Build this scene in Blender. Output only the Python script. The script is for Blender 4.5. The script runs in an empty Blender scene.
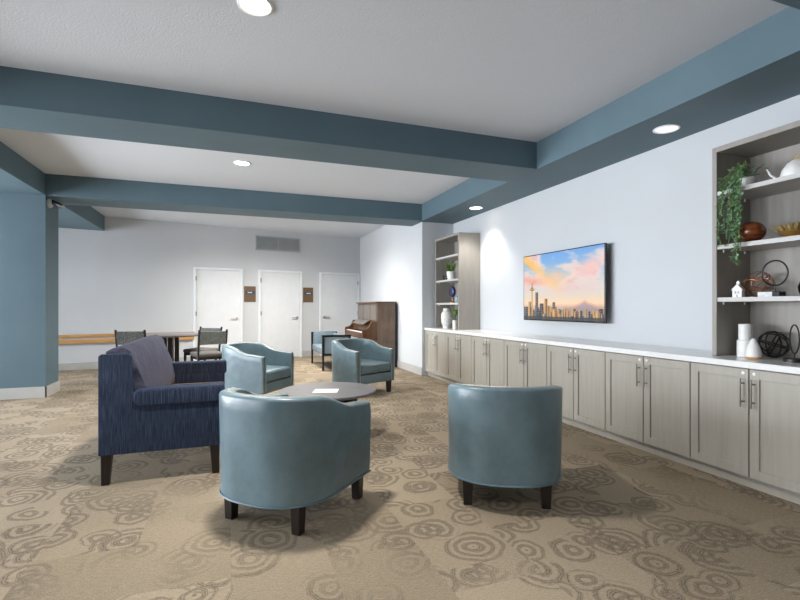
import bpy, bmesh, math, random
import numpy as np
from mathutils import Vector, Matrix
R = math.radians
random.seed(7)
C = bpy.context.scene.collection

# ------------------------------------------------------------------ materials
def lin(c):
    return tuple(((v/255)/12.92 if v/255 <= .04045 else ((v/255+.055)/1.055)**2.4) for v in c)

class NT:
    def __init__(s, name):
        s.m = bpy.data.materials.new(name); s.m.use_nodes = True
        s.t = s.m.node_tree; s.b = s.t.nodes['Principled BSDF']; s.out = s.t.nodes['Material Output']
    def n(s, typ, **kw):
        x = s.t.nodes.new(typ)
        for k, v in kw.items():
            if k.startswith('_'): x.inputs[k[1:].replace('_', ' ')].default_value = v
            else: setattr(x, k, v)
        return x
    def l(s, a, b): s.t.links.new(a, b)
    def math(s, op, a, b=None, c=None, clamp=False):
        x = s.t.nodes.new('ShaderNodeMath'); x.operation = op; x.use_clamp = clamp
        for i, v in enumerate((a, b, c)):
            if v is None: continue
            if isinstance(v, (int, float)): x.inputs[i].default_value = v
            else: s.l(v, x.inputs[i])
        return x.outputs[0]
    def coord(s, scale=(1, 1, 1), kind='Object'):
        tc = s.n('ShaderNodeTexCoord'); mp = s.n('ShaderNodeMapping')
        mp.inputs['Scale'].default_value = scale
        s.l(tc.outputs[kind], mp.inputs['Vector']); return mp.outputs['Vector']
    def noise(s, vec, scale=5., detail=3., rough=.5):
        x = s.n('ShaderNodeTexNoise'); x.inputs['Scale'].default_value = scale
        x.inputs['Detail'].default_value = detail; x.inputs['Roughness'].default_value = rough
        s.l(vec, x.inputs['Vector']); return x
    def ramp(s, fac, stops):
        x = s.n('ShaderNodeValToRGB'); e = x.color_ramp.elements
        while len(e) < len(stops): e.new(.5)
        for i, (p, c) in enumerate(stops):
            e[i].position = p; e[i].color = (*lin(c), 1)
        s.l(fac, x.inputs['Fac']); return x.outputs['Color']
    def bump(s, h, strength=.2, dist=.01):
        x = s.n('ShaderNodeBump'); x.inputs['Strength'].default_value = strength
        x.inputs['Distance'].default_value = dist
        s.l(h, x.inputs['Height']); s.l(x.outputs['Normal'], s.b.inputs['Normal'])
    def mix(s, fac, a, b):
        x = s.n('ShaderNodeMix', data_type='RGBA')
        if isinstance(fac, (int, float)): x.inputs[0].default_value = fac
        else: s.l(fac, x.inputs[0])
        for i, v in ((6, a), (7, b)):
            if isinstance(v, tuple): x.inputs[i].default_value = (*lin(v), 1)
            else: s.l(v, x.inputs[i])
        return x.outputs[2]
    def base(s, c): s.l(c, s.b.inputs['Base Color'])

def plain(name, c, rough=.5, metal=0., var=8, nscale=6., bump=0., bscale=120., spec=.5):
    t = NT(name); v = t.coord()
    t.b.inputs['Roughness'].default_value = rough; t.b.inputs['Metallic'].default_value = metal
    t.b.inputs['Specular IOR Level'].default_value = spec
    n = t.noise(v, nscale)
    lo = tuple(max(0, x-var) for x in c); hi = tuple(min(255, x+var) for x in c)
    t.base(t.ramp(n.outputs['Fac'], [(.3, lo), (.7, hi)]))
    if bump: t.bump(t.noise(v, bscale, 2.).outputs['Fac'], bump, .004)
    return t.m

def wood(name, dark, light, scale, rough=.4, ns=1., bump=.05):
    t = NT(name); v = t.coord(scale); t.b.inputs['Roughness'].default_value = rough
    n = t.noise(v, ns, 5., .6)
    t.base(t.ramp(n.outputs['Fac'], [(.3, dark), (.7, light)]))
    t.bump(n.outputs['Fac'], bump, .003)
    return t.m

def leather(name, c):
    t = NT(name); v = t.coord(); t.b.inputs['Roughness'].default_value = .32
    n = t.noise(v, 3.5, 6., .62)
    t.base(t.ramp(n.outputs['Fac'], [(.28, tuple(int(x*.84) for x in c)), (.72, tuple(min(255, int(x*1.12)) for x in c))]))
    a = t.noise(v, 14., 4.); b = t.noise(v, 220., 2.)
    t.l(t.math('MULTIPLY_ADD', a.outputs['Fac'], .8, 0.32), t.b.inputs['Roughness']) if False else None
    t.bump(t.math('ADD', a.outputs['Fac'], t.math('MULTIPLY', b.outputs['Fac'], .25)), .22, .012)
    return t.m

def streak_fabric(name, stops, axis_scale):
    t = NT(name); v = t.coord(axis_scale); t.b.inputs['Roughness'].default_value = .9
    t.b.inputs['Specular IOR Level'].default_value = .2
    n = t.noise(v, 1., 3., .7)
    t.base(t.ramp(n.outputs['Fac'], stops))
    t.bump(t.noise(t.coord(), 350., 2.).outputs['Fac'], .2, .003)
    return t.m

def carpet():
    t = NT('carpet_tile'); t.b.inputs['Roughness'].default_value = .97
    t.b.inputs['Specular IOR Level'].default_value = .1
    P = t.coord()
    sep = t.n('ShaderNodeSeparateXYZ'); t.l(P, sep.inputs[0]); x, y = sep.outputs[0], sep.outputs[1]
    TW, TH = .46, .92
    row = t.math('FLOOR', t.math('DIVIDE', x, TW))
    off = t.math('MULTIPLY', t.math('FRACT', t.math('MULTIPLY', row, .5)), TH)
    col = t.math('FLOOR', t.math('DIVIDE', t.math('ADD', y, off), TH))
    cid = t.n('ShaderNodeCombineXYZ'); t.l(row, cid.inputs[0]); t.l(col, cid.inputs[1])
    wn = t.n('ShaderNodeTexWhiteNoise', noise_dimensions='3D'); t.l(cid.outputs[0], wn.inputs['Vector'])
    # each tile shows a different cut of the ring print
    sc = t.n('ShaderNodeVectorMath', operation='SCALE'); t.l(wn.outputs['Color'], sc.inputs[0]); sc.inputs['Scale'].default_value = 9.
    ad = t.n('ShaderNodeVectorMath', operation='ADD'); t.l(P, ad.inputs[0]); t.l(sc.outputs[0], ad.inputs[1])
    wob = t.noise(P, 5., 2.)
    wsc = t.n('ShaderNodeVectorMath', operation='MULTIPLY_ADD')
    t.l(wob.outputs['Color'], wsc.inputs[0]); wsc.inputs[1].default_value = (.07, .07, .07); t.l(ad.outputs[0], wsc.inputs[2])
    total = None
    for S, rmax, seed in ((2.5, .21, 0.), (2.9, .18, 4.7), (3.6, .15, 9.1)):
        sh = t.n('ShaderNodeVectorMath', operation='ADD'); t.l(wsc.outputs[0], sh.inputs[0]); sh.inputs[1].default_value = (seed, seed*.7, 0)
        vo = t.n('ShaderNodeTexVoronoi', voronoi_dimensions='2D'); vo.inputs['Scale'].default_value = S
        vo.inputs['Randomness'].default_value = .95; t.l(sh.outputs[0], vo.inputs['Vector'])
        r = t.math('DIVIDE', vo.outputs['Distance'], S)
        cs = t.n('ShaderNodeSeparateColor'); t.l(vo.outputs['Color'], cs.inputs[0])
        rad = t.math('MULTIPLY', t.math('MULTIPLY_ADD', cs.outputs[0], .45, .55), rmax)
        sc2 = t.noise(sh.outputs[0], 9., 3.)
        w = t.math('MULTIPLY_ADD', sc2.outputs['Fac'], .05, r)
        band = t.math('MULTIPLY_ADD', t.math('SINE', t.math('MULTIPLY', w, 2*math.pi*19.)), 1.5, .7, clamp=True)
        fine = t.math('MULTIPLY_ADD', t.math('SINE', t.math('MULTIPLY', w, 2*math.pi*92.)), .35, .65, clamp=True)
        ins = t.math('MULTIPLY', t.math('SUBTRACT', rad, r), 70., clamp=True)
        on = t.math('GREATER_THAN', cs.outputs[1], .25)
        g = t.math('MULTIPLY', t.math('MULTIPLY', t.math('MULTIPLY', band, fine), ins), on)
        total = g if total is None else t.math('MAXIMUM', total, g)
    patch = t.noise(P, .9, 2.)
    pm = t.math('MULTIPLY', t.math('SUBTRACT', t.math('MULTIPLY_ADD', wn.outputs['Value'], .30, patch.outputs['Fac']), .43), 7., clamp=True)
    total = t.math('MULTIPLY', total, pm)
    scr = t.noise(P, 85., 4., .8)
    total = t.math('MULTIPLY', total, t.math('MULTIPLY_ADD', scr.outputs['Fac'], 3., -.75, clamp=True))
    # fine tufted lines
    fl = t.noise(t.coord((30., 210., 1.)), 1., 2., .6)
    tone = t.math('MULTIPLY_ADD', wn.outputs['Value'], .22, t.math('MULTIPLY', t.math('MULTIPLY_ADD', t.noise(P, 150., 3., .8).outputs['Fac'], 1.3, t.math('MULTIPLY_ADD', fl.outputs['Fac'], .7, -.6)), .8))
    ground = t.ramp(tone, [(.15, (120, 108, 91)), (.75, (172, 158, 137))])
    dark = t.ramp(fl.outputs['Fac'], [(.3, (72, 63, 56)), (.7, (100, 89, 79))])
    t.base(t.mix(t.math('MULTIPLY', total, 1.), ground, dark))
    t.bump(t.math('ADD', t.noise(P, 260., 2.).outputs['Fac'], fl.outputs['Fac']), .5, .006)
    return t.m

def emit(name, c, s):
    t = NT(name); t.b.inputs['Base Color'].default_value = (*lin(c), 1)
    t.b.inputs['Emission Color'].default_value = (*lin(c), 1); t.b.inputs['Emission Strength'].default_value = s
    return t.m

def glass(name, tint=(235, 242, 245), rough=.02):
    t = NT(name)
    tr = t.n('ShaderNodeBsdfTransparent'); tr.inputs[0].default_value = (*lin(tint), 1)
    gl = t.n('ShaderNodeBsdfGlossy'); gl.inputs['Roughness'].default_value = rough
    fr = t.n('ShaderNodeLayerWeight'); fr.inputs[0].default_value = .35
    mx = t.n('ShaderNodeMixShader'); t.l(fr.outputs['Fresnel'], mx.inputs[0]); t.l(tr.outputs[0], mx.inputs[1]); t.l(gl.outputs[0], mx.inputs[2])
    t.l(mx.outputs[0], t.out.inputs['Surface']); return t.m

M = dict(
    wall=plain('white_wall_paint', (196, 199, 202), .7, var=2, nscale=1.2, bump=.06, bscale=160),
    ceil=plain('textured_ceiling_paint', (210, 214, 220), .85, var=4, nscale=90, bump=.55, bscale=70),
    teal=plain('teal_paint', (85, 107, 117), .62, var=3, nscale=2., bump=.3, bscale=110),
    base=plain('grey_vinyl_base', (176, 174, 170), .5, var=4),
    carpet=carpet(),
    door=plain('white_door_paint', (214, 217, 220), .5, var=2),
    trimw=plain('door_frame_paint', (222, 225, 228), .5, var=2),
    leather=leather('teal_leather', (97, 117, 125)),
    piping=plain('teal_piping', (84, 108, 120), .45, var=4),
    nail=plain('nailhead_metal', (196, 190, 180), .35, .8, var=10),
    darkwood=wood('espresso_wood', (17, 13, 11), (33, 25, 20), (60, 60, 4), .35),
    navy=streak_fabric('navy_streak_fabric', [(.32, (26, 34, 50)), (.5, (46, 57, 78)), (.64, (63, 72, 94)), (.78, (98, 105, 119))], (170, 170, 7)),
    plum=streak_fabric('plum_streak_fabric', [(.3, (38, 40, 56)), (.5, (66, 68, 86)), (.65, (90, 90, 105)), (.8, (120, 119, 130))], (7, 170, 9)),
    tan=plain('tan_seat_vinyl', (196, 150, 96), .5, var=10),
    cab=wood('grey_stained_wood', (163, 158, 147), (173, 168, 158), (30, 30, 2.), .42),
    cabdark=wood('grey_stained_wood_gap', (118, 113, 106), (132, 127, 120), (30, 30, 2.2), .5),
    shelf=wood('grey_shelf_wood', (140, 135, 128), (153, 148, 141), (26, 26, 2.), .5), shelflit=wood('lit_shelf_wood', (186, 184, 180), (198, 196, 193), (26, 2, 26), .45),  # paler shelf boards: light on their fronts is put into the colour
    quartz=plain('white_quartz', (232, 232, 230), .22, var=2, nscale=30),
    steel=plain('brushed_nickel', (176, 172, 165), .3, .9, var=6),
    white=plain('white_plastic', (236, 236, 236), .4, var=2),
    ceramic=plain('white_ceramic', (232, 231, 228), .35, var=5, nscale=20),
    marble=plain('white_marble', (222, 222, 224), .3, var=16, nscale=30),
    black=plain('black_metal', (22, 22, 25), .4, var=3),
    tvblack=plain('black_tv_plastic', (20, 21, 24), .35, var=2),
    copper=plain('copper_wire', (168, 116, 84), .35, .7, var=20),
    gold=plain('brass_metal', (188, 150, 84), .35, .8, var=10),
    ballwood=wood('striped_rosewood', (62, 28, 16), (142, 78, 42), (3, 3, 46), .22, .7),
    oak=wood('oak_rail', (176, 128, 74), (204, 158, 100), (4, 30, 30), .45),
    tabletop=wood('dark_grey_laminate', (92, 90, 92), (116, 114, 116), (6, 60, 20), .38),
    walnut=wood('walnut_veneer', (66, 42, 27), (112, 76, 48), (9, 9, 2.4), .34),
    walnut_end=wood('walnut_end_panel', (86, 70, 59), (126, 103, 85), (7, 7, 3), .32),
    silk=plain('grey_brown_panel', (100, 93, 88), .35, var=8, nscale=9),
    ivory=plain('piano_key_ivory', (235, 233, 226), .3, var=2),
    weave=streak_fabric('grey_weave', [(.35, (70, 74, 74)), (.55, (116, 120, 118)), (.7, (150, 152, 148))], (60, 60, 60)),
    seatgrey=plain('taupe_seat_fabric', (94, 91, 89), .85, var=8, nscale=40),
    bluefab=plain('light_blue_upholstery', (112, 130, 140), .6, var=6, nscale=8),
    vent=plain('grey_vent_metal', (172, 176, 178), .5, .2, var=4),
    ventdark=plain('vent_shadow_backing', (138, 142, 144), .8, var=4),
    plaque=plain('bronze_plaque', (106, 84, 58), .5, .2, var=8, nscale=60),
    navyplate=plain('navy_nameplate', (40, 56, 100), .4, var=4),
    leaf=plain('green_leaf', (104, 144, 106), .4, var=44, nscale=40),
    leaf2=plain('bright_green_leaf', (110, 142, 60), .45, var=30, nscale=40),
    succ=plain('olive_gold_succulent', (140, 118, 72), .5, var=30, nscale=30),
    bluegl=plain('dark_blue_glaze', (44, 52, 92), .15, var=14, nscale=14),
    tealgl=plain('pale_teal_glaze', (140, 172, 176), .25, var=8),
    vasepat=None,
    paper=plain('white_paper', (238, 236, 232), .7, var=3),
    lamp=emit('lamp_diffuser', (255, 246, 232), 6.0),
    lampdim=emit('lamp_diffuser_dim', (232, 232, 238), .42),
    glass=glass('clear_glass'), pane=glass('window_pane', (250, 252, 255)),
    doorcam=plain('camera_grey_plastic', (200, 202, 204), .4, var=3),
)
def vase_pattern():
    t = NT('white_patterned_ceramic'); t.b.inputs['Roughness'].default_value = .4
    n = t.noise(t.coord((16, 16, 9)), 1.4, 2.)
    t.base(t.ramp(n.outputs['Fac'], [(.53, (232, 230, 226)), (.56, (140, 140, 142)), (.59, (230, 229, 225))])); return t.m
M['vasepat'] = vase_pattern()

# ------------------------------------------------------------------ mesh builder
class MB:
    def __init__(s): s.bm = bmesh.new()
    def box(s, x0, x1, y0, y1, z0, z1, bev=0., seg=2, mtx=None):
        b = bmesh.new(); bmesh.ops.create_cube(b, size=1.)
        for v in b.verts:
            v.co = Vector(((x0+x1)/2+v.co.x*(x1-x0), (y0+y1)/2+v.co.y*(y1-y0), (z0+z1)/2+v.co.z*(z1-z0)))
        if bev: bmesh.ops.bevel(b, geom=b.edges[:], offset=bev, segments=seg, profile=.5, affect='EDGES', clamp_overlap=True)
        return s.add(b, mtx)
    def add(s, b, mtx=None):
        if mtx is not None: bmesh.ops.transform(b, matrix=mtx, verts=b.verts)
        me = bpy.data.meshes.new('tmp'); b.to_mesh(me); b.free(); s.bm.from_mesh(me); bpy.data.meshes.remove(me); return s
    def prism(s, pts, a0, a1, axis='z', bev=0., seg=3, mtx=None):
        """extrude a closed outline; axis names the extrusion axis"""
        b = bmesh.new()
        def P(p, a):
            return Vector((p[0], p[1], a)) if axis == 'z' else Vector((p[0], a, p[1])) if axis == 'y' else Vector((a, p[0], p[1]))
        lo = [b.verts.new(P(p, a0)) for p in pts]; hi = [b.verts.new(P(p, a1)) for p in pts]
        f1 = b.faces.new(lo); f2 = b.faces.new(hi); n = len(pts)
        for i in range(n): b.faces.new((lo[i], lo[(i+1) % n], hi[(i+1) % n], hi[i]))
        if bev: bmesh.ops.bevel(b, geom=list(f1.edges)+list(f2.edges), offset=bev, segments=seg, profile=.5, affect='EDGES', clamp_overlap=True)
        bmesh.ops.recalc_face_normals(b, faces=b.faces); return s.add(b, mtx)
    def lathe(s, prof, c=(0, 0, 0), n=28, mtx=None, cap=True):
        b = bmesh.new(); rings = []
        for r, z in prof:
            if r < 1e-5: rings.append([b.verts.new((0, 0, z))])
            else: rings.append([b.verts.new((r*math.cos(2*math.pi*k/n), r*math.sin(2*math.pi*k/n), z)) for k in range(n)])
        for A, B in zip(rings, rings[1:]):
            for k in range(n):
                q = [A[k % len(A)], A[(k+1) % len(A)], B[(k+1) % len(B)], B[k % len(B)]]
                q = [v for i, v in enumerate(q) if v not in q[:i]]
                if len(q) > 2: b.faces.new(q)
        for rg in (rings[0], rings[-1]):
            if cap and len(rg) > 2: b.faces.new(rg)
        bmesh.ops.recalc_face_normals(b, faces=b.faces)
        bmesh.ops.translate(b, vec=Vector(c), verts=b.verts); return s.add(b, mtx)
    def tube(s, pts, r, n=8, closed=False, mtx=None):
        pts = [Vector(p) for p in pts]; b = bmesh.new(); rings = []; N = len(pts)
        up = Vector((0, 0, 1)); prev = None
        for i, p in enumerate(pts):
            t = (pts[(i+1) % N]-pts[i-1]) if closed else (pts[min(i+1, N-1)]-pts[max(i-1, 0)])
            t.normalize()
            if prev is None:
                a = t.cross(up) if abs(t.z) < .95 else t.cross(Vector((1, 0, 0)))
            else: a = prev-t*prev.dot(t)
            a.normalize(); prev = a; bb = t.cross(a)
            rr = r[i] if isinstance(r, (list, tuple)) else r
            rings.append([b.verts.new(p+(a*math.cos(2*math.pi*k/n)+bb*math.sin(2*math.pi*k/n))*rr) for k in range(n)])
        for i in range(N if closed else N-1):
            A, B = rings[i], rings[(i+1) % N]
            for k in range(n): b.faces.new((A[k], A[(k+1) % n], B[(k+1) % n], B[k]))
        if not closed: b.faces.new(rings[0]); b.faces.new(rings[-1])
        bmesh.ops.recalc_face_normals(b, faces=b.faces); return s.add(b, mtx)
    def ring(s, c, r, tr, rx=0, rz=0, n=40, k=8, sq=(1, 1)):
        m = Matrix.Translation(Vector(c)) @ Matrix.Rotation(rz, 4, 'Z') @ Matrix.Rotation(rx, 4, 'X')
        return s.tube([m @ Vector((r*sq[0]*math.cos(2*math.pi*i/n), r*sq[1]*math.sin(2*math.pi*i/n), 0)) for i in range(n)], tr, k, True)
    def sphere(s, c, r, sc=(1, 1, 1), u=20, v=12):
        b = bmesh.new(); bmesh.ops.create_uvsphere(b, u_segments=u, v_segments=v, radius=r)
        for w in b.verts: w.co = Vector((w.co.x*sc[0]+c[0], w.co.y*sc[1]+c[1], w.co.z*sc[2]+c[2]))
        return s.add(b)
    def taper(s, cx, cy, z0, z1, w0, w1, bev=.004, d0=None, d1=None, lean=(0, 0)):
        """square leg, w0 at the foot, w1 at the top"""
        d0 = d0 or w0; d1 = d1 or w1; b = bmesh.new(); vs = []
        for z, w, d, lx, ly in ((z0, w0, d0, *lean), (z1, w1, d1, 0, 0)):
            vs.append([b.verts.new((cx+lx+sx*w/2, cy+ly+sy*d/2, z)) for sx, sy in ((-1, -1), (1, -1), (1, 1), (-1, 1))])
        b.faces.new(vs[0]); b.faces.new(vs[1])
        for i in range(4): b.faces.new((vs[0][i], vs[0][(i+1) % 4], vs[1][(i+1) % 4], vs[1][i]))
        bmesh.ops.recalc_face_normals(b, faces=b.faces)
        if bev: bmesh.ops.bevel(b, geom=b.edges[:], offset=bev, segments=1, affect='EDGES')
        return s.add(b)
    def leaf(s, p, d, up, L, W):
        p = Vector(p); d = Vector(d).normalized(); sd = d.cross(Vector(up)); sd = sd.normalized() if sd.length > 1e-4 else Vector((1, 0, 0))
        nn = sd.cross(d); b = s.bm
        a = b.verts.new(p); m = b.verts.new(p+d*L*.5-nn*W*.12); e = b.verts.new(p+d*L)
        l = b.verts.new(p+d*L*.45+sd*W/2+nn*W*.12); r = b.verts.new(p+d*L*.45-sd*W/2+nn*W*.12)
        b.faces.new((a, m, l)); b.faces.new((m, e, l)); b.faces.new((a, r, m)); b.faces.new((m, r, e)); return s
    def build(s, name, mat, parent=None, smooth=False, loc=None, ang=35):
        me = bpy.data.meshes.new(name); s.bm.to_mesh(me); s.bm.free()
        if smooth:
            for p in me.polygons: p.use_smooth = True
            me.set_sharp_from_angle(angle=R(ang))
        me.materials.append(mat); o = bpy.data.objects.new(name, me); C.objects.link(o)
        if parent: o.parent = parent
        if loc: o.location = loc
        return o

def tag(o, label, cat, group=None):
    o['label'] = label; o['category'] = cat
    if group: o['group'] = group
    return o
def thing(name, label, cat, loc=(0, 0, 0), rz=0., group=None):
    o = bpy.data.objects.new(name, None); C.objects.link(o); o.empty_display_size = .1
    o.location = loc; o.rotation_euler = (0, 0, rz); return tag(o, label, cat, group)
def struct(o): o['kind'] = 'structure'; return o
def dup(root, loc, rz, label):
    def cp(o, par):
        c = o.copy(); C.objects.link(c)
        if par: c.parent = par
        for ch in o.children: cp(ch, c)
        return c
    c = cp(root, None); c.location = loc; c.rotation_euler = (0, 0, rz); c['label'] = label; return c

# ------------------------------------------------------------------ room dimensions
F, TH = 467., R(19.9)
CAMH, HOR = 1.25, 307.
ct, st = math.cos(TH), math.sin(TH)
XW, XL, YF, ZC, ZS = 3.90, -6.6, -3.6, 3.10, 2.80    # right wall, left wall, wall behind, ceiling, soffit
YA = 7.85                                             # end of the cabinet recess
XP = 3.27                                             # piano wall face
B0, BS = 12.2, .212                                 # back wall: Y = B0 + BS*(X-3.28)
def yb(x): return B0+BS*(x-3.28)
def plane_y(u, X):                                    # depth along the right-hand wall of a spot seen at column u
    t = (u-400)/F; d = X/(ct*t+st); return d*(ct-st*t)
def back_x(u):
    t = (u-400)/F; a = ct*t+st; b = ct-st*t          # X=a d, Y=b d
    d = (B0-BS*3.28)/(b-BS*a); return a*d

# floor, ceiling
struct(MB().box(XL-.2, XW+.2, YF-.2, 13., -.1, 0).build('floor', M['carpet']))
struct(MB().box(XL-.2, XW+.2, YF-.2, 13., ZC, ZC+.12).build('ceiling', M['ceil']))
struct(MB().box(XW, XW+.15, YF, YA+.05, 0, ZC).build('wall_right', M['wall']))
struct(MB().box(XP, XW+.15, YA, 12.8, 0, ZC).build('wall_right_far', M['wall']))
struct(MB().box(XL-.15, XW+.15, YF-.15, YF, 0, ZC).build('wall_front', M['wall']))
struct(MB().prism([(XL-.15, yb(XL-.15)), (XW, yb(XW)), (XW, yb(XW)+.2), (XL-.15, yb(XL-.15)+.2)], 0, ZC).build('wall_back', M['wall']))
# left wall with daylight windows; the last added to brighten the back bay
wins = [(-.2, 1.6), (2.2, 4.3), (4.9, 7.1), (7.6, 9.5)]
mb = MB(); Z0, Z1 = .35, 2.6
mb.box(XL-.15, XL, YF, 9.9, 0, Z0).box(XL-.15, XL, YF, 9.9, Z1, ZC)
ys = [YF]+[v for w in wins for v in w]+[9.9]
for a, b in zip(ys[::2], ys[1::2]): mb.box(XL-.15, XL, a, b, Z0, Z1)
struct(mb.build('wall_left', M['wall']))
for i, (a, b) in enumerate(wins):
    w = MB()
    for y0, y1 in ((a, a+.06), (b-.06, b), ((a+b)/2-.03, (a+b)/2+.03)): w.box(XL-.1, XL-.03, y0, y1, Z0, Z1)
    for z0, z1 in ((Z0, Z0+.06), (Z1-.06, Z1)): w.box(XL-.1, XL-.03, a, b, z0, z1)
    o = struct(w.build('window_%d' % (i+1), M['trimw']))
    MB().box(XL-.07, XL-.06, a+.05, b-.05, Z0+.05, Z1-.05).build('pane', M['pane'], o)

# teal soffit and beams
struct(MB().box(3.23, XW+.02, YF, YA+.01, ZS, ZC+.02).build('trim_1', M['teal']))
for i, (y0, y1) in enumerate(((1.0, 1.58), (4.41, 4.98), (7.76, 8.36))):
    struct(MB().box(-2.45, 3.24 if i < 2 else XP+.05, y0, y1, ZS, ZC+.02).build('trim_%d' % (i+2), M['teal']))
struct(MB().box(XL-.01, -2.42, YF, yb(-2.42)+.05, ZS, ZC+.02).build('trim_5', M['teal']))  # beam's unseen side stretched to the left wall to block high window light
struct(MB().box(-3.75, -2.415, 7.75, 8.27, 0, ZS+.02).build('wall_column', M['teal']))
mb = MB(); mb.box(-3.77, -2.40, 7.735, 7.75, 0, .15).box(-2.415, -2.40, 7.735, 8.28, 0, .15)
struct(mb.build('baseboard_column', M['base']))
struct(MB().box(XP-.014, XP, YA, 12.2, 0, .15, .003).build('baseboard_right', M['base']))

# back-wall fittings are built in a frame whose x runs along the wall and -y comes into the room
AW = math.atan(BS); cw = math.cos(AW)
def on_back(x): return (x, yb(x), 0)
def len_back(x0, x1): return (x1-x0)/cw
HD = 2.09
door_spans = ((193.3, 242.3), (258.5, 301.7), (319.5, 359.3))
edges = []
for i, (u0, u1) in enumerate(door_spans):
    x0, x1 = back_x(u0), back_x(u1); W = len_back(x0, x1); edges.append((x0, x1))
    mb = MB(); fw = .05
    mb.box(0, fw, -.03, .01, 0, HD+fw, .004).box(W-fw, W, -.03, .01, 0, HD+fw, .004).box(fw, W-fw, -.03, .01, HD, HD+fw, .004)
    o = struct(mb.build('door_%d' % (i+1), M['trimw'])); o.location = on_back(x0); o.rotation_euler = (0, 0, AW)
    MB().box(fw+.006, W-fw-.006, -.014, .01, .012, HD-.006, .003).build('door_panel', M['door'], o)
    right_hinge = (i == 2)
    hx = W-fw-.02 if right_hinge else fw-.012
    for z in (.25, 1.05, 1.84): MB().box(hx, hx+.034, -.036, -.012, z, z+.1, .003).build('hinge', M['steel'], o)
    kx = fw+.075 if right_hinge else W-fw-.075; sg = 1 if right_hinge else -1
    h = MB().lathe([(0, 0), (.032, 0), (.032, .012), (.014, .016), (.014, .05), (0, .05)], mtx=Matrix.Translation((kx, -.014, .99)) @ Matrix.Rotation(R(90), 4, 'X'))
    h.tube([(kx, -.06, .99), (kx+sg*.05, -.062, .99), (kx+sg*.14, -.058, .988)], .011)
    h.build('door_handle', M['steel'], o, True)
mb = MB(); L0 = back_x(20)
segs = [(back_x(58)-1.2, edges[0][0]), (edges[0][1], edges[1][0]), (edges[1][1], edges[2][0])]
for a, b in segs:
    m = Matrix.Translation(on_back(a)) @ Matrix.Rotation(AW, 4, 'Z')
    mb.box(0, len_back(a, b), -.014, 0, 0, .15, .003, mtx=m)
struct(mb.build('baseboard_back', M['base']))

def wall_thing(name, label, cat, u, z, group=None):
    x = back_x(u); o = thing(name, label, cat, (x, yb(x), z), AW, group); return o
# handrail
xa, xb = back_x(62)-1., back_x(194); L = len_back(xa, xb)
o = thing('handrail', 'long oak double handrail strip on the white back wall behind the card table', 'handrail', (xa, yb(xa), .57), AW)
MB().box(0, L, -.05, -.028, .075, .135, .006).build('rail_strip', M['oak'], o)
MB().box(0, L, -.05, -.028, -.045, .035, .006).build('rail_strip', M['oak'], o)
MB().box(0, L, -.03, .0, -.03, .12).build('backing_rail', M['base'], o)
# return-air vent
xa, xb = back_x(255.5), back_x(300); W = len_back(xa, xb)
o = thing('air_vent', 'grey louvred return air vent high on the back wall above the middle door', 'vent', (xa, yb(xa), 0), AW)
za, zb = 2.61, 2.96
mb = MB(); mb.box(0, W, -.02, 0, za, za+.03).box(0, W, -.02, 0, zb-.03, zb).box(0, .03, -.02, 0, za, zb).box(W-.03, W, -.02, 0, za, zb)
mb.box(W/2-.01, W/2+.01, -.018, 0, za, zb)
mb.build('frame', M['vent'], o)
mb = MB()
for k in range(13):
    z = za+.04+k*(zb-za-.08)/12; mb.box(.03, W-.03, -.017, -.004, z-.007, z+.003)
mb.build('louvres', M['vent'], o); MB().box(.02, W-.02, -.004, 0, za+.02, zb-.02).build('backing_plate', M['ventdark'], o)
# signs
for u0, u1, lab in ((244, 255.6, 'small bronze room sign with navy strip between the left and middle doors'),
                    (303, 313, 'small bronze room sign with navy strip between the middle and right doors')):
    xa, xb = back_x(u0), back_x(u1); W = len_back(xa, xb)
    o = thing('room_sign', lab, 'sign', (xa, yb(xa), 1.37), AW, 'bronze room signs by the doors')
    MB().box(0, W, -.015, 0, 0, .37, .004).build('plaque', M['plaque'], o)
    p = MB().box(.03, W-.03, -.021, -.014, .19, .255, .003).build('nameplate', M['navyplate'], o)
    t = MB(); x = W*.3
    while x < W*.68:
        w = random.choice((.012, .018, .014)); t.box(x, x+w, -.0225, -.0205, .212, .234); x += w+.006
    t.build('lettering', M['white'], p)
# security camera on the column
o = thing('security_camera', 'small white and black security camera at the top of the teal column', 'camera', (-2.418, 7.85, 2.705))
o.scale = (.72, .72, .72)
MB().lathe([(0, 0), (.085, 0), (.09, .012), (.088, .05), (.06, .075), (0, .075)], mtx=Matrix.Rotation(R(90), 4, 'Y')).build('base', M['doorcam'], o, True)
MB().tube([(.06, 0, 0), (.12, -.02, -.005)], .025).build('arm', M['black'], o, True)
a = MB().tube([(.08, .0, .03), (.27, -.10, -.06)], .045, 14).build('housing', M['black'], o, True)
MB().tube([(.269, -.0995, -.0595), (.285, -.108, -.067)], .036, 14).build('lens_ring', M['steel'], a, True)

# ------------------------------------------------------------------ ceiling lights
lights = [((.139, 2.99, ZC), 'lit recessed downlight in the pale ceiling in front of the first teal beam', 1),
          ((.133, 6.33, ZC), 'lit recessed downlight in the pale ceiling between the two teal cross beams', 1),
          ((3.56, 3.03, ZS), 'dim recessed downlight in the teal soffit by the near bookcase', 0),
          ((3.60, 6.46, ZS), 'lit recessed downlight in the teal soffit before the far bookcase', 1)]
for loc, lab, on in lights:
    o = thing('ceiling_light', lab, 'light', loc, 0, 'recessed downlights')
    r = .105
    MB().lathe([(r-.016, .0), (r, 0), (r, -.006), (r-.008, -.010), (r-.018, -.004), (r-.016, .0)], n=36, cap=False).build('trim_ring', M['white'], o, True)
    MB().lathe([(0, -.002), (r-.016, -.002), (r-.016, .0), (0, .0)], n=36).build('diffuser', M['lamp'] if on else M['lampdim'], o)

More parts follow.
